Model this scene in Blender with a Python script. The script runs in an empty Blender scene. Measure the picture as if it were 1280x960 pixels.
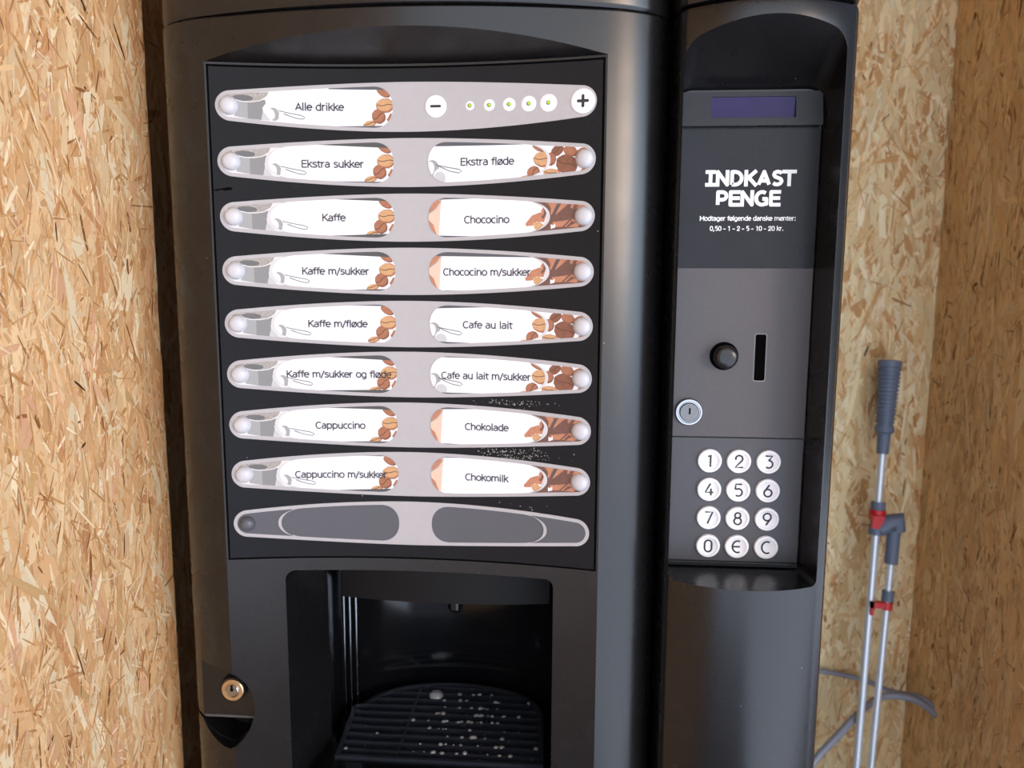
import bpy, bmesh, math, random
import numpy as np
from mathutils import Vector, Matrix
random.seed(5)
SC = bpy.context.scene
COL = SC.collection
PI = math.pi

# ------------------------------------------------------------------ camera
F_PX = 961.0
YAW, PITCH, ROLL = math.radians(4.2034), math.radians(7.5749), math.radians(0.2416)
CAM = Vector((0.180, -0.84, 1.40))
fw = Vector((-math.sin(YAW)*math.cos(PITCH), math.cos(YAW)*math.cos(PITCH), -math.sin(PITCH)))
rt = Vector((math.cos(YAW), math.sin(YAW), 0))
up_ = rt.cross(fw)
rt2 = math.cos(ROLL)*rt + math.sin(ROLL)*up_
up2 = math.cos(ROLL)*up_ - math.sin(ROLL)*rt
cd = bpy.data.cameras.new('camera')
cd.sensor_fit = 'HORIZONTAL'; cd.sensor_width = 36.0; cd.lens = F_PX/1280*36.0
cd.clip_start = 0.02; cd.clip_end = 200
cd.dof.use_dof = True; cd.dof.focus_distance = 0.845; cd.dof.aperture_fstop = 4.5
cam = bpy.data.objects.new('camera', cd); COL.objects.link(cam)
m = Matrix((rt2, up2, -fw)).transposed().to_4x4(); m.translation = CAM
cam.matrix_world = m
SC.camera = cam

# ------------------------------------------------------------------ light
SC.view_settings.view_transform = 'Standard'
SC.view_settings.look = 'None'
SC.view_settings.gamma = 1.0
SC.view_settings.use_curve_mapping = False
SC.view_settings.exposure = -0.5
sd = bpy.data.lights.new('sun', 'SUN'); sd.energy = 24.0; sd.angle = math.radians(0.6); sd.color = (1.0, 0.97, 0.93)
sun = bpy.data.objects.new('sun', sd); COL.objects.link(sun)
az_, el_ = math.radians(176), math.radians(63)      # stands behind the shelter: only the ground outside is sunlit
sun.rotation_euler = Vector((math.sin(az_)*math.cos(el_), -math.cos(az_)*math.cos(el_), math.sin(el_))).to_track_quat('Z', 'Y').to_euler()
sun.location = (4, 3, 8)
W = bpy.data.worlds.new('world'); SC.world = W; W.use_nodes = True
wn = W.node_tree; wn.nodes.clear()
def wnode(t, **k):
    n = wn.nodes.new(t)
    for a, b in k.items(): setattr(n, a, b)
    return n
tc = wnode('ShaderNodeTexCoord'); sx = wnode('ShaderNodeSeparateXYZ')
wn.links.new(tc.outputs['Generated'], sx.inputs[0])
ramp = wnode('ShaderNodeValToRGB')
mp = wnode('ShaderNodeMapRange'); mp.inputs['From Min'].default_value = -1; mp.inputs['From Max'].default_value = 1
wn.links.new(sx.outputs['Z'], mp.inputs['Value']); wn.links.new(mp.outputs[0], ramp.inputs[0])
e = ramp.color_ramp.elements
e[0].position = 0.0; e[0].color = (0.10, 0.10, 0.09, 1)
e[1].position = 1.0; e[1].color = (0.25, 0.36, 0.60, 1)
k = ramp.color_ramp.elements.new(0.49); k.color = (0.16, 0.16, 0.14, 1)
k = ramp.color_ramp.elements.new(0.53); k.color = (0.42, 0.46, 0.52, 1)
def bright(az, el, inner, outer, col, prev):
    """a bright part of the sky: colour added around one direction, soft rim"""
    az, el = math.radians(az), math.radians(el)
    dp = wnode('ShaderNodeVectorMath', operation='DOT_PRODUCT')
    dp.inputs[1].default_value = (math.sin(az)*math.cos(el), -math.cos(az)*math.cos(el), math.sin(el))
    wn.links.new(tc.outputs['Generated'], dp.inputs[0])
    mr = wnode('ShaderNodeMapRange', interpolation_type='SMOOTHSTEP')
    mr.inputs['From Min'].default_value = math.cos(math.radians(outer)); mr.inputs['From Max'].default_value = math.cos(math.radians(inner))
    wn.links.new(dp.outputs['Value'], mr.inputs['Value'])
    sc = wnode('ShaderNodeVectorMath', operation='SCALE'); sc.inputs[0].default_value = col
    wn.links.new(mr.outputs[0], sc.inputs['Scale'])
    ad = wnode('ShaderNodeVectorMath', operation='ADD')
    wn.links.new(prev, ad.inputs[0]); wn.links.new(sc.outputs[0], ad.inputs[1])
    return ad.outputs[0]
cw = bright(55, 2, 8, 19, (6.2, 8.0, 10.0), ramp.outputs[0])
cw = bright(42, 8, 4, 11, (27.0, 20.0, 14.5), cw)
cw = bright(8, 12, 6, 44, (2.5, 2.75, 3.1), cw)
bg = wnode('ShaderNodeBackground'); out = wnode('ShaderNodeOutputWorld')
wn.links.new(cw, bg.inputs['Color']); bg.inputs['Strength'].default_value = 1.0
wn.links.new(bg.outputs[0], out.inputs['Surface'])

# ------------------------------------------------------------------ materials
def lin(c):
    return tuple(((v/255)/12.92 if v/255 <= 0.04045 else ((v/255+0.055)/1.055)**2.4) for v in c)
MATS = {}
def mat(name, rgb, rough=0.5, metal=0.0, noise=0.0, nscale=60, bump=0.0, bscale=800, spec=0.5, coat=0.0, specks=0.0, emit=None, var=None):
    """procedural plastic / metal / paint: base colour, optional tonal noise, grain bump and dust specks"""
    if name in MATS: return MATS[name]
    M = bpy.data.materials.new(name); M.use_nodes = True
    nt = M.node_tree; b = nt.nodes['Principled BSDF']
    c = lin(rgb)
    b.inputs['Base Color'].default_value = (*c, 1); b.inputs['Roughness'].default_value = rough
    b.inputs['Metallic'].default_value = metal; b.inputs['Specular IOR Level'].default_value = spec
    b.inputs['Coat Weight'].default_value = coat
    tcn = nt.nodes.new('ShaderNodeTexCoord')
    cur = None
    if noise:
        n = nt.nodes.new('ShaderNodeTexNoise'); n.inputs['Scale'].default_value = nscale; n.inputs['Detail'].default_value = 5
        nt.links.new(tcn.outputs['Object'], n.inputs['Vector'])
        mx = nt.nodes.new('ShaderNodeMix'); mx.data_type = 'RGBA'
        mx.inputs['A'].default_value = (*[v*(1-noise) for v in c], 1)
        mx.inputs['B'].default_value = (*([min(1, v*(1+noise)) for v in c] if var is None else lin(var)), 1)
        nt.links.new(n.outputs['Fac'], mx.inputs['Factor']); cur = mx.outputs['Result']
        nt.links.new(cur, b.inputs['Base Color'])
        r = nt.nodes.new('ShaderNodeMapRange'); r.inputs['To Min'].default_value = rough*0.85; r.inputs['To Max'].default_value = min(1, rough*1.15)
        nt.links.new(n.outputs['Fac'], r.inputs['Value']); nt.links.new(r.outputs[0], b.inputs['Roughness'])
    if specks:
        v = nt.nodes.new('ShaderNodeTexVoronoi'); v.inputs['Scale'].default_value = specks
        nt.links.new(tcn.outputs['Object'], v.inputs['Vector'])
        lt = nt.nodes.new('ShaderNodeMath'); lt.operation = 'LESS_THAN'; lt.inputs[1].default_value = 0.022
        nt.links.new(v.outputs['Distance'], lt.inputs[0])
        sp = nt.nodes.new('ShaderNodeSeparateColor'); nt.links.new(v.outputs['Color'], sp.inputs[0])
        gt = nt.nodes.new('ShaderNodeMath'); gt.operation = 'GREATER_THAN'; gt.inputs[1].default_value = 0.72
        nt.links.new(sp.outputs[0], gt.inputs[0])
        mu = nt.nodes.new('ShaderNodeMath'); mu.operation = 'MULTIPLY'
        nt.links.new(lt.outputs[0], mu.inputs[0]); nt.links.new(gt.outputs[0], mu.inputs[1])
        mx = nt.nodes.new('ShaderNodeMix'); mx.data_type = 'RGBA'
        if cur: nt.links.new(cur, mx.inputs['A'])
        else: mx.inputs['A'].default_value = (*c, 1)
        mx.inputs['B'].default_value = (0.35, 0.34, 0.32, 1)
        nt.links.new(mu.outputs[0], mx.inputs['Factor']); nt.links.new(mx.outputs['Result'], b.inputs['Base Color'])
    if bump:
        n = nt.nodes.new('ShaderNodeTexNoise'); n.inputs['Scale'].default_value = bscale; n.inputs['Detail'].default_value = 2
        nt.links.new(tcn.outputs['Object'], n.inputs['Vector'])
        bp = nt.nodes.new('ShaderNodeBump'); bp.inputs['Strength'].default_value = bump; bp.inputs['Distance'].default_value = 0.001
        nt.links.new(n.outputs['Fac'], bp.inputs['Height']); nt.links.new(bp.outputs[0], b.inputs['Normal'])
    if emit:
        b.inputs['Emission Color'].default_value = (*lin(emit[0]), 1); b.inputs['Emission Strength'].default_value = emit[1]
    MATS[name] = M
    return M

door_m = mat('black_textured_plastic', (17, 16, 17), 0.27, noise=0.15, nscale=25, specks=45, spec=0.55)
cap_m = mat('black_cap_plastic', (26, 24, 24), 0.24, noise=0.15, nscale=20, specks=50)
cab_m = mat('black_sheet_steel', (26, 25, 25), 0.45, noise=0.1, nscale=20, bump=0.1)
panel_m = mat('black_panel_foil', (17, 18, 22), 0.26, noise=0.12, nscale=18, specks=38, spec=0.22)
silver_m = mat('silver_foil', (176, 172, 173), 0.36, metal=0.15, noise=0.05, nscale=120)
ring_m = mat('pale_silver_print', (206, 203, 204), 0.4, noise=0.03)
card_m = mat('white_card', (230, 230, 236), 0.5, noise=0.02)
window_m = mat('dark_grey_window', (82, 82, 88), 0.35, noise=0.06, nscale=30)
ink_m = mat('black_ink', (38, 36, 38), 0.6, noise=0.02)
white_m = mat('white_print', (244, 244, 244), 0.5, noise=0.02)
dome_m = mat('grey_button_plastic', (196, 194, 198), 0.33, noise=0.02)
key_m = mat('white_key_plastic', (240, 239, 243), 0.3, noise=0.02)
gloss_m = mat('glossy_black_plastic', (14, 15, 18), 0.13, noise=0.2, nscale=30, specks=60)
grid_m = mat('black_grid_plastic', (38, 42, 50), 0.26, noise=0.3, nscale=60, specks=160)
hole_m = mat('dark_hole', (3, 3, 3), 0.9, noise=0.1, spec=0.05)
sticker_m = mat('black_vinyl_film', (32, 31, 36), 0.28, noise=0.3, nscale=22, spec=0.25)
plate_m = mat('dark_grey_grained_plate', (74, 69, 71), 0.42, noise=0.12, nscale=200, bump=0.3, bscale=1400)
keypad_m = mat('dark_grey_keypad_plate', (66, 64, 68), 0.42, noise=0.1, nscale=160, bump=0.2, bscale=1200)
bezel_m = mat('black_bezel_plastic', (34, 36, 42), 0.38, noise=0.1, nscale=80, bump=0.2, bscale=1200)
lcd_m = mat('purple_display', (36, 28, 74), 0.3, noise=0.35, nscale=40, spec=0.25, emit=((70, 60, 130), 0.06))
chrome_m = mat('chrome', (170, 170, 172), 0.14, metal=1.0, noise=0.1, nscale=200)
brass_m = mat('brass_lock_ring', (222, 196, 160), 0.3, metal=1.0, noise=0.08, nscale=200)
alu_m = mat('aluminium_tube', (226, 232, 240), 0.38, metal=0.5, noise=0.05, nscale=90)
grip_m = mat('grey_blue_plastic', (102, 112, 132), 0.5, noise=0.08, nscale=70)
red_m = mat('red_plastic', (205, 38, 44), 0.4, noise=0.05)
cable_m = mat('grey_cable_sheath', (140, 142, 156), 0.4, noise=0.08, nscale=80)
led_m = mat('green_led', (150, 190, 20), 0.25, noise=0.05, emit=((190, 225, 30), 0.5))
led_rim_m = mat('dark_green_led_rim', (92, 112, 24), 0.3, noise=0.05)
stain_m = mat('dried_milk_specks', (150, 146, 140), 0.7, noise=0.1)
scuff_m = mat('black_scuff', (5, 5, 6), 0.8, noise=0.1, spec=0.05)
haze_m = mat('greasy_smear', (46, 45, 48), 0.6, noise=0.3, nscale=90)
grey_c = {k: mat('printed_grey_%s' % n, (int(k*{225: .97, 205: .93, 186: .84, 165: .80}.get(k, .85)),)*3, 0.5, noise=0.05, nscale=300) for k, n in
          ((225, 'pale'), (205, 'light'), (186, 'soft'), (165, 'mid'), (120, 'dark'), (90, 'deep'))}
foam_m = mat('printed_coffee_foam', (70, 64, 60), 0.5, noise=0.75, nscale=900, var=(215, 208, 200))
bean_t = mat('printed_tan_bean', (198, 152, 108), 0.5, noise=0.22, nscale=260)
bean_b = mat('printed_brown_bean', (160, 104, 74), 0.5, noise=0.3, nscale=260)
bean_d = mat('printed_dark_bean', (128, 80, 58), 0.5, noise=0.4, nscale=300)
seam_m = mat('printed_bean_seam', (80, 48, 34), 0.5, noise=0.2)
choc_a = mat('printed_chocolate', (182, 122, 92), 0.5, noise=0.25, nscale=260)
choc_b = mat('printed_dark_chocolate', (108, 74, 62), 0.5, noise=0.3, nscale=260)
choc_c = mat('printed_pale_chocolate', (226, 188, 166), 0.5, noise=0.1, nscale=160)

# ------------------------------------------------------------------ helpers
def link(name, me, mats, parent=None, smooth=None):
    o = bpy.data.objects.new(name, me); COL.objects.link(o)
    for x in (mats if isinstance(mats, (list, tuple)) else [mats]): me.materials.append(x)
    if smooth is not None:
        me.polygons.foreach_set('use_smooth', [True]*len(me.polygons))
        if smooth > 0: me.set_sharp_from_angle(angle=math.radians(smooth))
    if parent is not None:
        o.parent = parent
        if parent.type == 'EMPTY': o.matrix_parent_inverse = Matrix.Translation(-parent.location)
        elif parent.parent is not None and parent.parent.type == 'EMPTY':
            o.matrix_parent_inverse = Matrix.Identity(4)
    return o
def tag(o, label=None, cat=None, group=None, kind=None):
    if label: o['label'] = label
    if cat: o['category'] = cat
    if group: o['group'] = group
    if kind: o['kind'] = kind
    return o
def thing(name, loc, label, cat, group=None):
    o = bpy.data.objects.new(name, None); COL.objects.link(o); o.location = loc
    o.empty_display_size = 0.05
    return tag(o, label, cat, group)

def slab_x(pts, a, b):
    """part of a polygon between x = a and x = b"""
    for lim, sg in ((a, 1), (b, -1)):
        inp, o_ = pts, []
        for j in range(len(inp)):
            p, q = inp[j-1], inp[j]; ip, iq = sg*(p[0]-lim) >= 0, sg*(q[0]-lim) >= 0
            if ip != iq:
                t = (lim-p[0])/(q[0]-p[0]); o_.append((lim, p[1]+(q[1]-p[1])*t))
            if iq: o_.append(q)
        pts = o_
        if len(pts) < 3: return []
    return pts
class MB:
    """collects vertices and faces of ONE mesh"""
    def __init__(s): s.v = []; s.f = []; s.m = []
    def add(s, vs, fs, mi=0):
        b = len(s.v); s.v += [tuple(v) for v in vs]
        for f in fs: s.f.append([i+b for i in f]); s.m.append(mi)
    def box(s, x0, x1, y0, y1, z0, z1, mi=0):
        s.add([(x, y, z) for z in (z0, z1) for y in (y0, y1) for x in (x0, x1)],
              [(0, 2, 3, 1), (4, 5, 7, 6), (0, 1, 5, 4), (2, 6, 7, 3), (0, 4, 6, 2), (1, 3, 7, 5)], mi)
    def grid(s, rows, mi=0, closed=False):
        n = len(rows[0]); vs = [p for r in rows for p in r]; fs = []
        for i in range(len(rows)-1):
            for j in range(n if closed else n-1):
                k = (j+1) % n
                fs.append((i*n+j, i*n+k, (i+1)*n+k, (i+1)*n+j))
        s.add(vs, fs, mi)
    def solid(s, rings, mi=0):
        """closed rings joined, both ends capped"""
        n = len(rings[0]); b = len(s.v)
        s.grid(rings, mi, True)
        s.f.append([b+j for j in range(n)][::-1]); s.m.append(mi)
        s.f.append([b+(len(rings)-1)*n+j for j in range(n)]); s.m.append(mi)
    def tube(s, pts, r, n=12, mi=0, cap=True):
        P = [Vector(p) for p in pts]; rings = []
        rr = r if isinstance(r, (list, tuple)) else [r]*len(P)
        ref = None
        for i, p in enumerate(P):
            t = (P[min(i+1, len(P)-1)]-P[max(i-1, 0)]).normalized()
            if ref is None: ref = Vector((0, 1, 0)) if abs(t.y) < 0.9 else Vector((1, 0, 0))
            a = (ref - t*ref.dot(t)).normalized(); ref = a; c = t.cross(a)
            rings.append([p + (a*math.cos(2*PI*j/n)+c*math.sin(2*PI*j/n))*rr[i] for j in range(n)])
        if cap: s.solid(rings, mi)
        else: s.grid(rings, mi, True)
    def lathe(s, prof, S, x, z, n=28, mi=0, sz=1.0):
        """profile of (radius, height out of the surface) about the surface normal at x, z"""
        rings = []
        for r, h in prof:
            rings.append([S(x+r*math.cos(2*PI*j/n), z+sz*r*math.sin(2*PI*j/n), h) for j in range(n)])
        s.solid(rings, mi)
    def poly(s, pts, S, h, mi=0):
        if len(pts) < 3: return
        xa, xb = min(p[0] for p in pts), max(p[0] for p in pts); xm = (xa+xb)/2; zz = pts[0][1]
        if abs(S(xm, zz, h)[1]-(S(xa, zz, h)[1]+S(xb, zz, h)[1])/2) < 2e-6 or xb-xa < .004:
            s.add([S(x, z, h) for x, z in pts], [list(range(len(pts)))], mi); return
        W_ = .004; i0, i1 = math.floor(xa/W_), math.floor(xb/W_)      # follow the curve in narrow upright slabs
        for i in range(i0, i1+1):
            q = slab_x(pts, i*W_, (i+1)*W_)
            if len(q) >= 3: s.add([S(x, z, h) for x, z in q], [list(range(len(q)))], mi)
    def plate(s, pts, S, h0, h1, mi=0):
        s.solid([[S(x, z, h0) for x, z in pts], [S(x, z, h1) for x, z in pts]], mi)
    def lens(s, xs, top, bot, S, h0, h1, mi=0):
        """closed plate between two curves top(x), bot(x), following a curved surface"""
        fr = [[S(x, top(x), h1) for x in xs], [S(x, bot(x), h1) for x in xs]]
        bk = [[S(x, bot(x), h0) for x in xs], [S(x, top(x), h0) for x in xs]]
        s.grid([fr[0], fr[1], bk[0], bk[1], fr[0]], mi)
    def build(s, name, mats, parent=None, smooth=None, fix=True):
        me = bpy.data.meshes.new(name)
        me.from_pydata(s.v, [], s.f)
        me.polygons.foreach_set('material_index', s.m)
        bm = bmesh.new(); bm.from_mesh(me)
        if fix:
            bmesh.ops.remove_doubles(bm, verts=bm.verts, dist=1e-6)
            bmesh.ops.recalc_face_normals(bm, faces=bm.faces)
        bm.to_mesh(me); bm.free(); me.update()
        return link(name, me, mats, parent, smooth)

def mesh_only(mb):
    me = bpy.data.meshes.new('temp'); me.from_pydata(mb.v, [], mb.f)
    bm = bmesh.new(); bm.from_mesh(me)
    bmesh.ops.remove_doubles(bm, verts=bm.verts, dist=1e-6)
    bmesh.ops.recalc_face_normals(bm, faces=bm.faces); bm.to_mesh(me); bm.free()
    return me
def carve(base, cutters):
    """base solid minus the cutter solids (exact boolean), as a plain mesh"""
    o = bpy.data.objects.new('temp', mesh_only(base)); COL.objects.link(o); tmp = []
    for c in cutters:
        q = bpy.data.objects.new('temp', mesh_only(c) if isinstance(c, MB) else c); COL.objects.link(q); tmp.append(q)
        md = o.modifiers.new('cut', 'BOOLEAN'); md.operation = 'DIFFERENCE'; md.object = q; md.solver = 'EXACT'
    dg = bpy.context.evaluated_depsgraph_get()
    me = bpy.data.meshes.new_from_object(o.evaluated_get(dg))
    for q in tmp+[o]: bpy.data.objects.remove(q)
    return me
def bevel_obj(o, w, seg=3, ang=40):
    md = o.modifiers.new('bevel', 'BEVEL'); md.width = w; md.segments = seg
    md.limit_method = 'ANGLE'; md.angle_limit = math.radians(ang); md.harden_normals = True
    return o
def rrect(x0, x1, z0, z1, r, n=6):
    rs = r if isinstance(r, (list, tuple)) else [r]*4     # bottom-left, bottom-right, top-right, top-left
    pts = []
    for (cx, cz, q), a0 in zip(((x0+rs[0], z0+rs[0], rs[0]), (x1-rs[1], z0+rs[1], rs[1]), (x1-rs[2], z1-rs[2], rs[2]), (x0+rs[3], z1-rs[3], rs[3])), (PI, 1.5*PI, 0, 0.5*PI)):
        for i in range(n+1):
            a = a0 + 0.5*PI*i/n; pts.append((cx+q*math.cos(a), cz+q*math.sin(a)))
    return pts
def ellipse(cx, cz, rx, rz, rot=0, n=22):
    c, s_ = math.cos(rot), math.sin(rot)
    return [(cx+rx*math.cos(t)*c-rz*math.sin(t)*s_, cz+rx*math.cos(t)*s_+rz*math.sin(t)*c) for t in [2*PI*i/n for i in range(n)]]
def clip(pts, win):
    """Sutherland-Hodgman against a convex counter-clockwise window"""
    outp = list(pts)
    for i in range(len(win)):
        a, b = win[i], win[(i+1) % len(win)]
        inp, outp = outp, []
        if not inp: return []
        ins = lambda p: (b[0]-a[0])*(p[1]-a[1])-(b[1]-a[1])*(p[0]-a[0]) >= -1e-12
        for j in range(len(inp)):
            p, q = inp[j-1], inp[j]
            if ins(p) != ins(q):
                d1 = (b[0]-a[0])*(p[1]-a[1])-(b[1]-a[1])*(p[0]-a[0]); d2 = (b[0]-a[0])*(q[1]-a[1])-(b[1]-a[1])*(q[0]-a[0])
                t = d1/(d1-d2); outp.append((p[0]+(q[0]-p[0])*t, p[1]+(q[1]-p[1])*t))
            if ins(q): outp.append(q)
    return outp
def area2(p): return sum(p[i-1][0]*p[i][1]-p[i][0]*p[i-1][1] for i in range(len(p)))
def ccw(p): return p if area2(p) > 0 else p[::-1]
def ribbon(pts, w, closed=False):
    """quads following a 2D polyline"""
    n = len(pts); L = []; R = []
    for i in range(n):
        a = pts[(i-1) % n] if (closed or i > 0) else pts[i]; b = pts[(i+1) % n] if (closed or i < n-1) else pts[i]
        dx, dz = b[0]-a[0], b[1]-a[1]; l = math.hypot(dx, dz) or 1
        L.append((pts[i][0]-dz/l*w/2, pts[i][1]+dx/l*w/2)); R.append((pts[i][0]+dz/l*w/2, pts[i][1]-dx/l*w/2))
    return [[L[i], R[i], R[(i+1) % n], L[(i+1) % n]] for i in range(n if closed else n-1)]
def arcp_(cx, cz, r, a0, a1, n=12, rz=None): return [(cx+r*math.cos(math.radians(a0+(a1-a0)*i/n)), cz+(rz or r)*math.sin(math.radians(a0+(a1-a0)*i/n))) for i in range(n+1)]
GL = {'1': [[(-.16, .36), (.06, .5), (.06, -.5)]],
      '2': [arcp_(0, .22, .28, 200, -40, 14) + [(-.30, -.5), (.34, -.5)]],
      '3': [[(-.28, .5), (.28, .5), (-.02, .12)] + arcp_(0, -.19, .31, 90, -130, 14)],
      '4': [[(.14, -.5), (.14, .08)], [(.08, .5), (-.32, -.24), (.34, -.24)]],
      '5': [[(.28, .5), (-.22, .5), (-.26, .06)] + arcp_(0, -.19, .31, 120, -130, 14)],
      '6': [[(.10, .5), (-.24, -.02)] + arcp_(0, -.19, .31, 150, 510, 24)],
      '7': [[(-.30, .5), (.30, .5), (-.10, -.5)]],
      '8': [arcp_(0, .26, .23, 0, 360, 22), arcp_(0, -.22, .29, 0, 360, 22)],
      '9': [arcp_(0, .19, .31, 0, 360, 24), [(.27, .04), (-.08, -.5)]],
      '0': [arcp_(0, .2, .29, 0, 180, 12, .3) + arcp_(0, -.2, .29, 180, 360, 12, .3) + [(.29, .2)]],
      'E': [arcp_(.05, .0, .42, 65, 295, 18, .5), [(-.36, 0), (.24, 0)]],
      'C': [arcp_(.05, .0, .42, 60, 300, 18, .5)]}
def A_(cx, cz, rx, rz, a0, a1, n=12): return arcp_(cx, cz, rx, a0, a1, n, rz)
ESS = [(.53, .65), (.42, .73), (.28, .75), (.13, .69), (.09, .57), (.17, .45), (.34, .39), (.49, .32), (.55, .20), (.48, .06), (.32, 0), (.18, .01), (.06, .09)]
FONT = {'A': (.80, [[(.03, 0), (.40, 1), (.77, 0)], [(.16, .33), (.64, .33)]]), 'E': (.74, [[(.64, 1), (.12, 1), (.12, 0), (.64, 0)], [(.12, .53), (.60, .53)]]),
        'K': (.80, [[(.12, 0), (.12, 1)], [(.72, 1), (.14, .42)], [(.30, .58), (.76, 0)]]), 'C': (.82, [A_(.48, .5, .40, .5, 52, 308, 18)]),
        'M': (1.04, [[(.12, 0), (.12, 1), (.52, .32), (.92, 1), (.92, 0)]]),
        'a': (.71, [A_(.33, .50, .26, .25, 140, 0) + [(.59, 0)], [(.59, .43), (.34, .43)] + A_(.31, .215, .23, .215, 90, 270) + [(.40, .01), (.59, .13)]]),
        'c': (.62, [A_(.37, .375, .30, .375, 52, 308, 14)]), 'd': (.76, [[(.63, 0), (.63, 1.04)], [(.63, .62)] + A_(.38, .375, .30, .375, 50, 310, 14) + [(.63, .12)]]),
        'e': (.71, [A_(.36, .375, .30, .375, 5, 318, 18), [(.06, .40), (.66, .40)]]), 'f': (.44, [[(.46, 1.03)] + A_(.38, .84, .18, .19, 90, 180, 6) + [(.20, 0)], [(.03, .72), (.42, .72)]]),
        'g': (.76, [[(.63, .74), (.63, 0)] + A_(.37, -.04, .26, .22, 0, -140, 10), [(.63, .62)] + A_(.38, .375, .30, .375, 50, 310, 14) + [(.63, .12)]]),
        'h': (.76, [[(.12, 0), (.12, 1.04)], [(.12, .55)] + A_(.385, .47, .245, .28, 130, 0, 10) + [(.63, 0)]]), 'i': (.32, [[(.16, 0), (.16, .70)], [(.16, .98), (.16, 1.04)]]),
        'k': (.67, [[(.12, 0), (.12, 1.04)], [(.58, .75), (.14, .34)], [(.27, .46), (.63, 0)]]), 'l': (.32, [[(.16, 0), (.16, 1.04)]]),
        'm': (1.14, [[(.12, 0), (.12, .75)], [(.12, .55)] + A_(.345, .47, .225, .28, 130, 0, 10) + [(.57, 0)], [(.57, .55)] + A_(.795, .47, .225, .28, 130, 0, 10) + [(1.02, 0)]]),
        'n': (.76, [[(.12, 0), (.12, .75)], [(.12, .55)] + A_(.385, .47, .245, .28, 130, 0, 10) + [(.63, 0)]]), 'o': (.74, [A_(.37, .375, .31, .375, 0, 360, 24)]),
        'ø': (.74, [A_(.37, .375, .31, .375, 0, 360, 24), [(.08, -.05), (.66, .80)]]), 'p': (.76, [[(.12, -.28), (.12, .75)], [(.12, .62)] + A_(.38, .375, .30, .375, 130, -130, 14) + [(.12, .12)]]),
        'r': (.50, [[(.12, 0), (.12, .75)], [(.12, .50)] + A_(.40, .45, .27, .28, 155, 78, 8)]), 's': (.61, [ESS]), 't': (.46, [[(.19, .96), (.19, .20)] + A_(.36, .19, .17, .19, 180, 285, 8), [(.03, .72), (.43, .72)]]),
        'u': (.76, [[(.12, .75), (.12, .28)] + A_(.365, .28, .245, .28, 180, 310, 10) + [(.63, .18)], [(.63, 0), (.63, .75)]]), '/': (.50, [[(.02, -.2), (.48, 1.04)]]), ' ': (.42, []),
        '-': (.50, [[(.06, .36), (.42, .36)]]), ',': (.40, [[(.22, .10), (.10, -.20)]]), '.': (.38, [[(.19, 0), (.19, .11)]]), ':': (.42, [[(.21, 0), (.21, .11)], [(.21, .62), (.21, .73)]])}
for q in '0125': FONT[q] = (.74, [[(.37+x*.9, .5+z) for x, z in st] for st in GL[q]])
BOLD = {'I': (.66, [[(.33, 0), (.33, 1)], [(.10, 0), (.56, 0)], [(.10, 1), (.56, 1)]]), 'N': (.98, [[(.16, 0), (.16, 1), (.82, 0), (.82, 1)]]), 'D': (.96, [[(.16, 0), (.16, 1), (.36, 1)] + A_(.36, .5, .46, .5, 80, -80, 14) + [(.36, 0), (.16, 0)]]),
        'K': (.92, [[(.16, 0), (.16, 1)], [(.76, 1), (.22, .45)], [(.34, .56), (.80, 0)]]), 'A': (.92, [[(.10, 0), (.46, 1), (.82, 0)], [(.22, .30), (.70, .30)]]),
        'S': (.84, [[(.10+x*1.18, z*1.333) for x, z in ESS]]), 'T': (.82, [[(.41, 0), (.41, 1)], [(.04, 1), (.78, 1)]]), 'P': (.86, [[(.16, 0), (.16, 1), (.44, 1)] + A_(.44, .70, .30, .30, 85, -85, 10) + [(.44, .40), (.16, .40)]]),
        'E': (.80, [[(.70, 1), (.16, 1), (.16, 0), (.70, 0)], [(.16, .52), (.66, .52)]]), 'G': (.96, [A_(.52, .5, .40, .5, 55, 300, 16) + [(.82, .06), (.82, .46), (.54, .46)]])}
def text_mb(body, x0, x1, zc, cap, S, h, wt=.115, font=FONT):
    """stroke lettering fitted between x0 and x1, capitals 'cap' high, laid on a surface"""
    tot = sum(font[c][0] for c in body) - .16
    kx = (x1-x0)/tot; mb = MB(); pen = -.08; hn = 0; h0_ = h; w = wt*cap; sh = cap*(1-wt)
    for c in body:
        adv, strokes = font[c]
        for st in strokes:
            pts = [(x0+(pen+px_)*kx, zc-cap/2+w/2+pz_*sh) for px_, pz_ in st]
            n = len(pts)
            for i in range(n-1):
                (ax, az), (bx, bz) = pts[i], pts[i+1]; l = math.hypot(bx-ax, bz-az)
                if l < 1e-9: continue
                ux, uz = (bx-ax)/l, (bz-az)/l; e0 = w/2 if i == 0 and n < 6 else 0; e1 = w/2 if i == n-2 and n < 6 else 0
                if c in '/Aø' and n < 4: e0 = e1 = 0
                ax -= ux*e0; az -= uz*e0; bx += ux*e1; bz += uz*e1
                hn += 1; h = h0_+(hn % 9)*.00002
                mb.poly([(ax-uz*w/2, az+ux*w/2), (ax+uz*w/2, az-ux*w/2), (bx+uz*w/2, bz-ux*w/2), (bx-uz*w/2, bz+ux*w/2)], S, h)
                if i > 0: mb.poly(ellipse(pts[i][0], pts[i][1], w/2, w/2, 0, 10), S, h+.00001)
        pen += adv
    return mb

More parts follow.
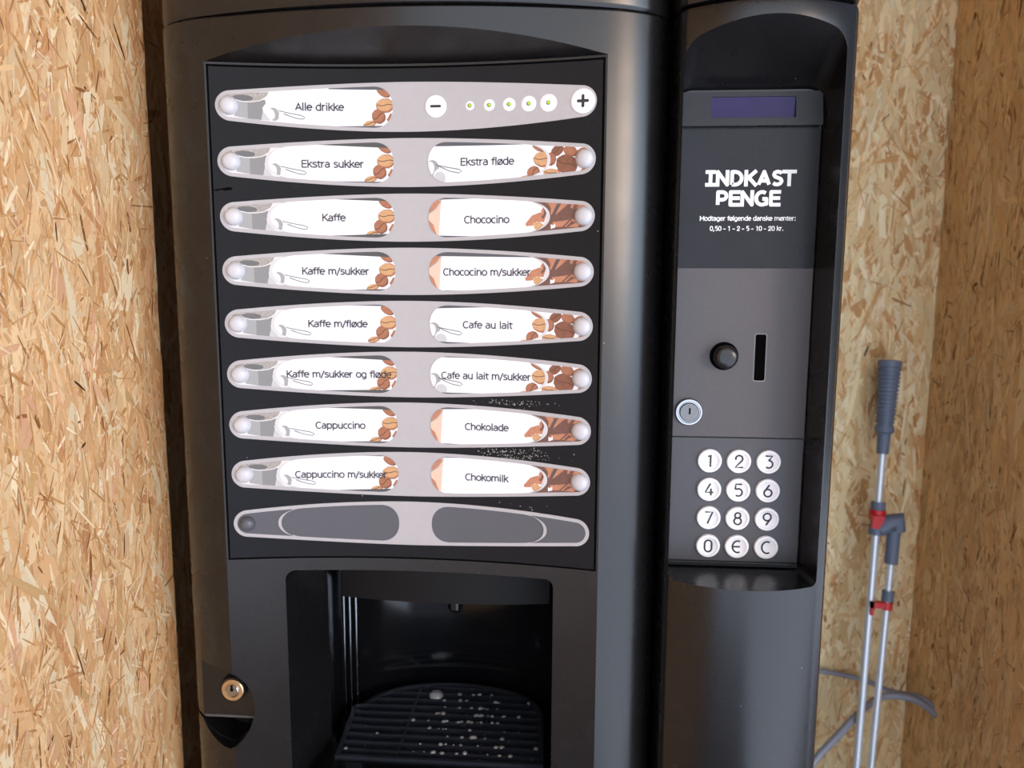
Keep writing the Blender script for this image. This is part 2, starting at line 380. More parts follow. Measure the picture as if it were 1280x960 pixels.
# ------------------------------------------------------------------ oriented-strand-board walls
XL, XR, YB, YR = -0.335, 0.86, 0.65, 0.22
YE = 0.092                                          # the left board ends here; behind it the wall is set back
def osb_material(name, tint=(1, 1, 1)):
    M = bpy.data.materials.new(name); M.use_nodes = True; nt = M.node_tree; b = nt.nodes['Principled BSDF']
    b.inputs['Roughness'].default_value = 0.55; b.inputs['Specular IOR Level'].default_value = 0.3
    at = nt.nodes.new('ShaderNodeAttribute'); at.attribute_name = 'strand'
    uv = nt.nodes.new('ShaderNodeUVMap'); uv.uv_map = 'UVMap'
    mpn = nt.nodes.new('ShaderNodeMapping'); mpn.inputs['Scale'].default_value = (14, 420, 1)
    nt.links.new(uv.outputs[0], mpn.inputs[0])
    n = nt.nodes.new('ShaderNodeTexNoise'); n.inputs['Scale'].default_value = 1; n.inputs['Detail'].default_value = 4; n.inputs['Roughness'].default_value = 0.6
    nt.links.new(mpn.outputs[0], n.inputs['Vector'])
    r = nt.nodes.new('ShaderNodeMapRange'); r.inputs['From Min'].default_value = 0.28; r.inputs['From Max'].default_value = 0.72
    r.inputs['To Min'].default_value = 0.80; r.inputs['To Max'].default_value = 1.16
    nt.links.new(n.outputs['Fac'], r.inputs['Value'])
    vm = nt.nodes.new('ShaderNodeVectorMath'); vm.operation = 'SCALE'
    nt.links.new(at.outputs['Color'], vm.inputs[0]); nt.links.new(r.outputs[0], vm.inputs['Scale'])
    vt = nt.nodes.new('ShaderNodeVectorMath'); vt.operation = 'MULTIPLY'; vt.inputs[1].default_value = tint
    nt.links.new(vm.outputs[0], vt.inputs[0]); nt.links.new(vt.outputs[0], b.inputs['Base Color'])
    bp = nt.nodes.new('ShaderNodeBump'); bp.inputs['Strength'].default_value = 0.35; bp.inputs['Distance'].default_value = 0.0006
    nt.links.new(n.outputs['Fac'], bp.inputs['Height']); nt.links.new(bp.outputs[0], b.inputs['Normal'])
    return M
OSB = osb_material('oriented_strand_board')
PAL = [((230, 188, 138), 8), ((224, 176, 124), 8), ((236, 200, 152), 6), ((244, 220, 180), 3.5), ((214, 162, 110), 4), ((202, 144, 96), 1.6), ((228, 174, 134), 2), ((214, 170, 116), 3)]
PAL_B = [((240, 216, 168), 8), ((232, 204, 154), 8), ((246, 228, 188), 5), ((224, 188, 134), 5), ((206, 156, 100), 3)]
PAL_R = [((250, 206, 146), 8), ((246, 198, 136), 8), ((252, 214, 158), 5), ((236, 184, 122), 2)]
SPL = [((236, 194, 142), 6), ((222, 168, 110), 5), ((196, 138, 82), 2.5), ((150, 96, 52), .6), ((90, 56, 30), 0.12), ((246, 220, 180), 2.5)]
def osb_wall(name, axes, box, region, n_big, n_small, seed, label=None, pal=PAL):
    """a board slab whose face carries pressed wood strands (one mesh); axes = (origin, u, v, normal)"""
    rng = np.random.default_rng(seed)
    O, U, V, N = [np.array(a, float) for a in axes]
    verts = []; faces = []; cols = []; uvs = []
    mb = MB(); mb.box(*box)
    verts += mb.v
    for f in mb.f:
        faces.append(f); c = lin((204, 154, 98)); cols += [c]*4
        for i in f: p = verts[i]; uvs.append((p[2], p[0]+p[1]))
    (u0, u1), (v0, v1) = region
    def strands(n, lmin, lmed, lmax, wmin, wmed, wmax, astd, palette, hmin, hmax):
        ws = np.array([q[1] for q in palette]); ws = ws/ws.sum()
        for i in range(n):
            L = float(np.clip(rng.lognormal(math.log(lmed), 0.5), lmin, lmax)); Wd = float(np.clip(rng.lognormal(math.log(wmed), 0.5), wmin, wmax))
            a = PI/2 + rng.normal(0, astd) if rng.random() < 0.85 else rng.uniform(0, PI)
            cu_, cv_ = rng.uniform(u0, u1), rng.uniform(v0, v1)
            c_, s_ = math.cos(a), math.sin(a)
            k = 4
            ts = [(-L/2+rng.uniform(-.12, .12)*L, -Wd/2*rng.uniform(.3, 1)), (-L*.2, -Wd/2*rng.uniform(.8, 1.1)), (L*.2, -Wd/2*rng.uniform(.8, 1.1)), (L/2+rng.uniform(-.12, .12)*L, -Wd/2*rng.uniform(.2, 1)),
                  (L/2+rng.uniform(-.2, .1)*L, Wd/2*rng.uniform(.2, 1)), (L*.2, Wd/2*rng.uniform(.8, 1.1)), (-L*.2, Wd/2*rng.uniform(.8, 1.1)), (-L/2+rng.uniform(-.1, .2)*L, Wd/2*rng.uniform(.3, 1))]
            h = hmin+(hmax-hmin)*(i/n); tu, tv = rng.normal(0, .010), rng.normal(0, .03)
            col = np.array(lin(palette[rng.choice(len(palette), p=ws)][0]))*rng.uniform(.88, 1.1)
            b0 = len(verts); ou, ov = rng.uniform(0, 50), rng.uniform(0, 50)
            for (t, w) in ts:
                uu = min(max(cu_+t*c_-w*s_, u0), u1); vv = min(max(cv_+t*s_+w*c_, v0), v1)
                hh = h + min(max(t*tu+w*tv, -.0004), .0004)
                verts.append(tuple(O+U*uu+V*vv+N*max(hh, 0.0001))); uvs.append((t+ou, w+ov)); cols.append(col)
            faces.append(list(range(b0, b0+8)))
    strands(n_big, .02, .060, .17, .0035, .0095, .030, .28, pal, .0003, .0022)
    strands(n_small, .006, .018, .06, .0005, .0018, .005, .5, SPL, .0016, .0028)
    me = bpy.data.meshes.new(name); me.from_pydata(verts, [], faces)
    ly = me.uv_layers.new(name='UVMap'); ca = me.color_attributes.new('strand', 'FLOAT_COLOR', 'CORNER')
    ly.data.foreach_set('uv', np.array(uvs, np.float32).ravel())
    cc = np.ones((len(cols), 4), np.float32); cc[:, :3] = np.array(cols); ca.data.foreach_set('color', cc.ravel())
    o = link(name, me, OSB); tag(o, label, kind='structure')
    return o
osb_wall('wall_left', ((XL, 0, 0), (0, -1, 0), (0, 0, 1), (1, 0, 0)), (XL-.022, XL, -1.9, YE, 0, 2.3), ((-YE, .95), (.02, 2.2)), 30000, 44000, 1, 'bright oriented strand board side wall left of the drinks machine')
osb_wall('wall_left_rear', ((XL-.150, 0, 0), (0, -1, 0), (0, 0, 1), (1, 0, 0)), (XL-.172, XL-.150, YE-.12, YB+.022, 0, 2.3), ((-.45, -.0), (.55, 2.0)), 3000, 2000, 7, 'shaded oriented strand board set back beside the drinks machine')
osb_wall('wall_back', ((0, YB, 0), (1, 0, 0), (0, 0, 1), (0, -1, 0)), (XL-.172, XR, YB, YB+.022, 0, 2.3), ((.30, XR), (.01, 2.2)), 8500, 8500, 2, 'oriented strand board back wall seen right of the coin column', PAL_B)
osb_wall('wall_right', ((XR, 0, 0), (0, 1, 0), (0, 0, 1), (-1, 0, 0)), (XR, XR+.022, YR, YB+.022, 0, 2.3), ((YR, YB), (.01, 2.2)), 6800, 4600, 3, 'darker oriented strand board side wall at the right of the corner', PAL_R)
def slab(name, x0, x1, y0, y1, z0, z1, M, label):
    mb = MB(); mb.box(x0, x1, y0, y1, z0, z1); o = mb.build(name, M); tag(o, label, kind='structure'); return o
conc_m = mat('grey_concrete', (168, 180, 200), 0.85, noise=0.25, nscale=12, bump=0.4, bscale=120)
beam_m = mat('pine_ceiling_board', (198, 160, 112), 0.6, noise=0.2, nscale=9)
slab('floor', -12, 12, -14, 8, -0.12, 0.0, conc_m, 'grey concrete floor under the machine')
slab('wall_left_light_stop', XL-.172, XL-.022, YE-.022, YE, 0, 2.3, beam_m, 'short unseen board added to block light behind the left wall board')  # added to stop light leaking in behind the left board
slab('shade_wall_outer', XR+.022, 3.4, YB, YB+.022, 0, 2.3, beam_m, 'plain unseen wall added right of the shelter to shade the ground')  # unseen, added to shade the outside ground that the plastic reflects
slab('ceiling', XL-.172, XR+.022, -1.1, YB+.022, 2.3, 2.34, beam_m, 'wooden ceiling board over the machine')  # unseen roof, added to keep the ground in front shaded

# ------------------------------------------------------------------ DRINKS MACHINE
XC = 0.2165; XS = 0.2855; SAG = 0.022; BOW = 0.025
def Yv(x): return SAG*(1-(x/XC)**2)                 # hollow middle of the door
def Yc(x, xc=XC, xs=XS, bow=BOW, yd=0.06):          # bowed outer skin with rounded sides
    a = abs(x)
    if a <= xc: return -bow + bow*(a/xc)**2
    P0, P1, P2 = (xc, 0.0), (xs, 2*bow/xc*(xs-xc)), (xs, yd)
    lo, hi = 0.0, 1.0
    for _ in range(40):
        t = (lo+hi)/2; x_ = (1-t)**2*P0[0]+2*t*(1-t)*P1[0]+t*t*P2[0]
        if x_ < a: lo = t
        else: hi = t
    return (1-t)**2*P0[1]+2*t*(1-t)*P1[1]+t*t*P2[1]
def side_curve(xc, xs, bow, yd, n=14):
    P0, P1, P2 = (xc, 0.0), (xs, 2*bow/xc*(xs-xc)), (xs, yd)
    return [((1-t)**2*P0[0]+2*t*(1-t)*P1[0]+t*t*P2[0], (1-t)**2*P0[1]+2*t*(1-t)*P1[1]+t*t*P2[1]) for t in [i/n for i in range(n+1)]]

machine = thing('drink_vending_machine', (0, 0.25, 0), 'wide black hot drinks machine with nine silver selection strips', 'vending machine')
sc_ = side_curve(XC, XS, BOW, 0.06)
mid = [XC*(-1+2*i/48) for i in range(49)]
ZD0, ZD1, ZP = 0.16, 1.679, 1.634
KV = 1.9
# door body: convex skin hollowed by the valley, valley roofed by a sloping visor
prof_left = [(-x, y) for x, y in sc_[1:]][::-1]; prof_right = sc_[1:]
def door_ring(z, inner):
    ring = prof_left + [(x, inner(x)) for x in mid] + prof_right
    r = [(x, y, z) for x, y in ring] + [(XS, 0.092, z), (-XS, 0.092, z)]
    return r
arc = lambda x: ZP + max(0.0, (Yv(x)-Yc(x)))/KV
door = MB()
n_ring = len(door_ring(0, Yv))
r0 = door_ring(ZD0, Yv); r1 = door_ring(ZP, Yv)
r2 = []
for (x, y, z) in door_ring(ZP, Yv):
    if abs(x) < XC-1e-9 and y < 0.09: r2.append((x, Yc(x), arc(x)))
    else: r2.append((x, y, ZP+.0005))
r3 = door_ring(ZD1-.002, Yc); r4 = [(x*0.997, y+.0015 if y < .05 else y, ZD1) for x, y, z in door_ring(ZD1, Yc)]
door.solid([r0, r1, r2, r3, r4])
# niche cutter (left cheek tapers inward)
nf = rrect(-0.152, 0.166, 0.790, 1.060, [.004, .004, .010, .012])
def niche_pt(x, z, y):
    t = max(0.0, min(1.0, (y-0.008)/0.085))
    return (x + (0.034*t if x < 0 else 0) * min(1, max(0, -x/0.12)), y, z)
nc = MB()
nc.solid([[niche_pt(x, z, y) for x, z in nf] for y in (-0.05, 0.008, 0.12)])
# finger recess round the lock
RO = [(-.33, .940), (-.263, .940), (-.246, .938), (-.225, .936), (-.212, .930), (-.201, .919), (-.194, .905), (-.1915, .892), (-.193, .877), (-.199, .860), (-.207, .848), (-.216, .8395), (-.2235, .835), (-.232, .836), (-.243, .841), (-.257, .852), (-.265, .861), (-.33, .861)]
rc1 = MB(); rc1.solid([[(x, -.05, z) for x, z in RO], [(x, .019, z) for x, z in RO]])
win = [(-.34, .80), (-.18, .80), (-.18, .866), (-.34, .866)]
RL = clip(ccw(RO), win)
rc2 = MB(); rc2.solid([[(x, .010, z) for x, z in RL], [(x*.985-.003, .052, z+.004) for x, z in RL]])
me = carve(door, [nc, rc1, rc2])
door_o = bevel_obj(link('door', me, door_m, machine, 20), .0014, 2, 50)

cab = MB()
for (a, b, c, d, e_, f_) in ((-.272, -.262, .094, .60, .04, 2.02), (.262, .272, .094, .60, .04, 2.02), (-.262, .262, .59, .60, .04, 2.02), (-.262, .262, .094, .59, .04, .06), (-.262, .262, .094, .59, 1.98, 2.02), (-.272, .272, .02, .094, .04, .15)):
    cab.box(a, b, c, d, e_, f_)
cab.build('cabinet', cab_m, machine)
for sx_ in (-.22, .22):
    for sy_ in (.14, .54):
        ft = MB(); ft.tube([(sx_, sy_, 0), (sx_, sy_, .006), (sx_, sy_, .012), (sx_, sy_, .045)], [.022, .022, .010, .010], 16)
        ft.build('foot', cab_m, machine, 40)
# top cap, glossier, rounded along its lower edge
cap = MB(); sc2 = side_curve(XC, XS+.0005, BOW+.004, 0.062)
def cap_ring(z, ins):
    ring = [(-x, y) for x, y in sc2[1:]][::-1] + [(x, -(BOW+.004)*(1-(x/XC)**2)) for x in mid] + sc2[1:]
    ring += [(XS+.0005, .092), (-(XS+.0005), .092)]
    return [(x*(1-ins/.28), y+ins*(1 if y < .07 else 0), z) for x, y in ring]
cap.solid([cap_ring(1.6802, .003), cap_ring(1.6808, .0014), cap_ring(1.6825, .0004), cap_ring(1.686, 0), cap_ring(1.95, .002), cap_ring(2.02, .010), cap_ring(2.03, .022)])
cap.build('top_cap', cap_m, machine, 35)
sl = MB(); sl.box(-.262, .262, -.006, .08, 1.674, 1.686); 
# near-black board, its colour stands in for the shade inside the seam
gap = MB()
gap.solid([[(x*.965, y+.010, z) for x, y, z in cap_ring(1.676, .004)], [(x*.965, y+.010, z) for x, y, z in cap_ring(1.684, .004)]])
gap.build('seam_shade', hole_m, machine)

# ---- control panel (curved sheet)
def SP(x, z, h): return (x, Yv(x)-h, z)
panel = MB(); xs = [-.2118+.4236*i/64 for i in range(65)]
panel.lens(xs, lambda x: 1.6290, lambda x: 1.0775, SP, -.0004, .0012)
pan_o = panel.build('control_panel', panel_m, machine, 30)
gr = MB()
for p in ribbon([(-.2130, 1.0760+.5555*i/20) for i in range(21)], .0026) + ribbon([(.2130, 1.0760+.5555*i/20) for i in range(21)], .0026) + ribbon([(-.2142+.4284*i/60, 1.0763) for i in range(61)], .0026) + ribbon([(-.2142+.4284*i/60, 1.6303) for i in range(61)], .0026):
    gr.poly(p, SP, .0003)
gr.build('panel_groove', hole_m, pan_o)
# smears and specks on the foil
sp = MB(); rs = random.Random(8)
for i in range(230):
    c = rs.random()
    if c < .55: x = rs.gauss(.118, .022); z = rs.uniform(1.200, 1.212)
    elif c < .75: x = rs.gauss(.115, .02); z = rs.uniform(1.262, 1.268)
    elif c < .9: x = rs.gauss(.140+(rs.random()-.5)*.01, .004); z = rs.uniform(1.195, 1.265)
    else: x = rs.gauss(.13, .03); z = rs.choice((rs.uniform(1.14, 1.153), rs.uniform(1.2, 1.21)))
    q = rs.uniform(.00025, .00065); sp.poly(ellipse(x, z, q, q*rs.uniform(.8, 1.8), rs.uniform(0, 3), 6), SP, .0014)
so = sp.build('dried_milk_specks', stain_m, pan_o, fix=False); so['kind'] = 'stuff'; so['label'] = 'pale dried milk specks below the chocolate rows'
sf = MB(); sf.poly([(-.213, 1.4985), (-.207, 1.4975), (-.205, 1.4995), (-.199, 1.4978), (-.193, 1.4992), (-.192, 1.5015), (-.197, 1.5022), (-.201, 1.5008), (-.206, 1.5003)], SP, .0014)
sf.build('scuff_mark', scuff_m, pan_o)

# ---- selection strips
ZR = [1.5885, 1.5295, 1.4700, 1.4110, 1.3520, 1.2945, 1.2360, 1.1780, 1.1190]
HM, RE, XE = .0262, .0160, .1900
def hs(x):                                          # half height of a strip
    a = abs(x)
    if a <= XE: return HM-(HM-RE)*(a/XE)**1.8
    return math.sqrt(max(0, RE*RE-(a-XE)**2))
def hi_(x):                                         # half height inside the border
    a = abs(x); r = RE-.0040
    if a <= XE: return hs(a)-.0040
    return math.sqrt(max(0, r*r-(a-XE)**2))
xs_strip = sorted(set([XE*(-1+2*i/56) for i in range(57)] + [s*(XE+RE*math.sin(PI/2*i/10)) for s in (-1, 1) for i in range(11)]))
PX0, PX1 = .152, .0150                              # label window runs from |x| = .152 to |x| = .015 (left), .023 (right)
def pill(xl, xr, al, ar, n=14, grow=0.0):
    """label window outline, following the taper of the strip, counter-clockwise"""
    def half(x):
        b = hi_(x) if grow == 0 else hi_(x)
        if x < xl+al: return b*max(0, 1-((xl+al-x)/al)**2.2)**(1/2.2)
        if x > xr-ar: return b*max(0, 1-((x-xr+ar)/ar)**2.2)**(1/2.2)
        return b
    xx = [xl+al*(1-math.cos(PI/2*i/n)) for i in range(n)] + [xl+al+(xr-ar-xl-al)*i/16 for i in range(17)] + [xr-ar+ar*math.sin(PI/2*i/n) for i in range(1, n+1)]
    lo_ = [(x, -half(x)) for x in xx]; hi2 = [(x, half(x)) for x in xx][::-1]
    return lo_+hi2[1:-1]
def end_zone(sgn, xin):
    """the window of the button, from the strip end to |x| = xin"""
    xx = [xin+(XE-xin)*i/8 for i in range(9)] + [XE+(RE-.004)*math.sin(PI/2*i/10) for i in range(1, 11)]
    pts = [(sgn*x, -hi_(x)) for x in xx] + [(sgn*x, hi_(x)) for x in xx][::-1][1:]
    return ccw(pts)
def halfplane(pts, z_at, keep_below=True, x0=-.21, x1=.21):
    za, zb = z_at
    big = [(x0, -1), (x1, -1), (x1, zb), (x0, za)] if keep_below else [(x0, za), (x1, zb), (x1, 1), (x0, 1)]
    return clip(pts, ccw(big))
def SR(zr): return lambda x, z, h: SP(x, zr+z, h)
H_STRIP, H_WIN, H_CARD, H_PIC, H_RING, H_TXT = .0020, .00206, .00214, .0022, .0031, .0030
def mm(pts, ox, oz, k, px, pz):
    """measured figure outline to metres relative to a button centre"""
    return [(ox+(x-px)/k/1000, oz-(y-pz)/k/1000) for x, y in pts]

PICM = [grey_c[225], grey_c[205], grey_c[186], grey_c[165], grey_c[120], grey_c[90], foam_m, bean_t, bean_b, bean_d, seam_m, choc_a, choc_b, choc_c, card_m]
G225, G205, G186, G165, G120, G90, FOAM, BT, BB, BD, SEAM, CA, CB, CC, WHT = range(15)
class Pic:
    def __init__(s, S): s.mb = MB(); s.S = S; s.h = H_PIC
    def p(s, pts, mi, win):
        q = clip(pts, win); s.h += .000005
        if len(q) >= 3: s.mb.poly(q, s.S, s.h, mi)
    def bean(s, cx, cz, rx, rz, rot, mi, win, seam=True):
        rj = random.Random(int(abs(cx*cz)*1e8) % 999)
        w_ = lambda e_: [(cx+(x-cx)*rj.uniform(.96, 1.04), cz+(z-cz)*rj.uniform(.96, 1.04)) for x, z in e_]
        s.p(w_(ellipse(cx, cz, rx, rz, rot, 26)), {BT: BB, BB: BD, BD: BD}[mi], win)
        s.p(w_(ellipse(cx-rx*.08, cz+rz*.10, rx*.88, rz*.84, rot, 22)), mi, win)
        if seam:
            c, q = math.cos(rot), math.sin(rot)
            pts = [(cx+t*rx*c-(.10*rz*math.sin(t*4))*q, cz+t*rx*q+(.10*rz*math.sin(t*4))*c+.0006) for t in [-.9+1.8*i/8 for i in range(9)]]
            for r_ in ribbon(pts, .0008): s.p(ccw(r_), SEAM, win)
def left_cup(P, wz, wp, ox):
    T = lambda pts: ccw(mm(pts, ox, 0, 7.84, 178, 288))
    whole = wz
    P.p(wz, G225, wz)
    P.p(T([(225, 225), (300, 246), (400, 246), (475, 232), (482, 262), (452, 300), (462, 402), (330, 392), (215, 372), (236, 300)]), G165, whole)
    P.p(T([(225, 225), (300, 246), (330, 250), (330, 392), (215, 372), (236, 300)]), G186, whole)
    P.p(T([(462, 300), (455, 330), (520, 402), (560, 420), (480, 420), (440, 395)]), G205, whole)
    P.p(T([(120, 222), (150, 190), (240, 166), (440, 140), (506, 172), (490, 205), (430, 240), (360, 252), (290, 250), (235, 238), (190, 214)]), FOAM, whole)
    P.p(T(ellipse(292, 222, 86, 25, .04)), G120, whole)
    for r_ in ribbon(mm([(225, 236), (290, 252), (360, 254), (430, 243), (480, 222), (505, 188)], ox, 0, 7.84, 178, 288), .0009): P.p(ccw(r_), G225, whole)
def spoon(P, wp, ox, dx=0.0):
    T = lambda pts: ccw([(x+dx, z) for x, z in mm(pts, ox, 0, 7.84, 178, 288)])
    P.p(T(ellipse(545, 352, 46, 56, -.3)), G186, wp)
    P.p(T(ellipse(520, 352, 34, 46, -.3)), G225, wp)
    P.p(T(rr_px(585, 340, 675, 425, 28)), G225, wp)
    P.p(T(rr_px(592, 345, 668, 380, 20)), G205, wp) if False else None
    lp = [(586, 322), (680, 342), (770, 358), (800, 370), (802, 382), (786, 390), (740, 384), (680, 366), (628, 346)]
    for r_ in ribbon([(x+dx, z) for x, z in mm(lp, ox, 0, 7.84, 178, 288)], .0009): P.p(ccw(r_), G120, wp)
def rr_px(x0, y0, x1, y1, r): return rrect(x0, x1, y0, y1, r, 4)
def left_beans(P, wp):
    k = 5.49; ox, oz = -.0155, 0                     # measured from the right end of the window
    T = lambda cx, cy: (ox+(cx-1122)/k/1000, oz-(cy-158)/k/1000)
    for cx, cy, rx, ry, rot, mi, sm in ((1072, 72, 46, 26, -.55, BB, False), (1110, 225, 22, 36, .4, BB, False), (1040, 212, 41, 44, .6, BB, True), (985, 256, 40, 19, .25, BT, True), (1080, 150, 55, 42, .0, BT, True)):
        x, z = T(cx, cy); P.bean(x, z, rx/k/1000, ry/k/1000, rot, mi, wp, sm)
    P.p(ccw([T(*q) for q in ((1075, 195), (1112, 192), (1090, 228))]), WHT, wp)
def right_beans(P, wz, wp, ox):
    k = 6.86
    T = lambda cx, cy: (ox+(cx-537)/k/1000, -(cy-240)/k/1000)
    P.p(wz, WHT, wz); ready = False
    zone = ((340, 175, 50, 36, .6, BD, True), (435, 182, 52, 38, -.4, BB, False), (290, 235, 42, 48, 0, BB, False), (410, 275, 82, 68, -.35, BD, True), (305, 338, 66, 34, -.15, BT, True), (548, 322, 44, 22, .3, BB, False), (535, 205, 64, 44, .1, BB, False), (538, 235, 62, 62, 0, WHT, False))
    inner = ((205, 145, 58, 30, -.5, BB, False), (240, 235, 78, 58, -.05, BT, True), (165, 330, 50, 46, .9, BB, True), (95, 372, 48, 22, .3, BT, False), (300, 338, 70, 36, -.15, BT, False))
    for lst, w in ((zone, wz), (inner, wp)):
        if w is wp: P.p(wp, WHT, wp)
        for cx, cy, rx, ry, rot, mi, sm in lst:
            x, z = T(cx, cy)
            if mi == WHT: P.p(ellipse(x, z, rx/k/1000, ry/k/1000), WHT, w)
            else: P.bean(x, z, rx/k/1000, ry/k/1000, rot, mi, w, sm)
def right_choc(P, wz, wp, ox, PS):
    k = 6.86
    T = lambda pts: ccw([(ox+(x-525)/k/1000, -(y-700)/k/1000) for x, y in pts])
    P.p(wz, CB, wz)
    for pts, mi in (([(255, 560), (345, 570), (290, 690), (262, 640)], CA), ([(345, 575), (440, 585), (320, 690)], CA), ([(300, 690), (345, 600), (360, 575), (375, 580), (320, 680)], G90), ([(440, 590), (540, 590), (590, 640), (560, 660), (430, 640)], CA), ([(470, 590), (500, 595), (470, 650), (445, 640)], CB), ([(310, 720), (440, 640), (470, 660), (460, 730), (330, 725)], CB), ([(300, 740), (420, 725), (370, 775), (290, 780)], CA), ([(385, 775), (450, 715), (500, 760), (480, 780)], CA), ([(440, 735), (470, 745), (420, 775), (400, 775)], CB), ([(540, 600), (610, 650), (605, 720), (570, 770), (590, 700)], CA), ([(285, 790), (285, 755), (300, 765), (318, 750), (318, 780)], WHT), ([(262, 600), (285, 640), (270, 760), (250, 780)], CB)):
        P.p(T(pts), mi, wz)
    P.p(wp, WHT, wp)
    for pts, mi in (([(190, 590), (205, 582), (240, 605), (250, 640), (215, 625)], CA), ([(240, 610), (275, 600), (280, 660), (225, 690), (210, 660)], CA), ([(95, 750), (145, 690), (205, 668), (250, 690), (235, 740), (180, 735), (150, 765), (100, 768)], CA), ([(150, 745), (200, 735), (245, 770), (200, 800), (165, 790)], BT), ([(215, 700), (260, 655), (262, 665), (225, 720)], CB), ([(235, 640), (250, 650), (240, 700), (232, 690)], CB), ([(270, 660), (285, 700), (262, 770), (250, 740)], CB)):
        P.p(T(pts), mi, wp)
    # pale swirl at the inner end of the window
    T2 = lambda pts: ccw([(.0230+(x-160)/5.23/1000, -(y-150)/5.23/1000) for x, y in pts])
    PS.p(T2([(150, 20), (245, 20), (232, 110), (222, 262), (140, 262)]), CC, wp)
    PS.p(T2([(158, 110), (215, 40), (235, 62), (190, 110), (162, 125)]), CA, wp)
    PS.p(T2([(158, 160), (190, 190), (215, 262), (150, 240)]), CA, wp)
    for r_ in ribbon(T2([(238, 30), (232, 62), (205, 100), (165, 128)])[::-1], .0012): PS.p(ccw(r_), G186, wp)

TXT_L = [('Alle drikke', -.1205, -.0690, 0), ('Ekstra sukker', -.1160, -.0485, -.0015), ('Kaffe', -.0950, -.0700, 0), ('Kaffe m/sukker', -.1190, -.0450, 0), ('Kaffe m/fløde', -.1140, -.0480, 0), ('Kaffe m/sukker og fløde', -.1400, -.0220, 0), ('Cappuccino', -.1090, -.0530, -.001), ('Cappuccino m/sukker', -.1340, -.0290, -.001)]
TXT_R = [None, ('Ekstra fløde', .0600, .1180, 0), ('Chococino', .0640, .1130, -.0025), ('Chococino m/sukker', .0400, .1370, -.0005), ('Cafe au lait', .0620, .1170, 0), ('Cafe au lait m/sukker', .0370, .1380, 0), ('Chokolade', .0640, .1130, 0), ('Chokomilk', .0640, .1130, -.001)]
KIND_R = [None, 'bean', 'choc', 'choc', 'bean', 'bean', 'choc', 'choc']
rt_ = random.Random(3)
dome_prof = [(.0097, H_PIC), (.0096, .0036), (.0090, .0056), (.0078, .0074), (.0060, .0088), (.0038, .0096), (.0016, .0099), (.0002, .00995)]
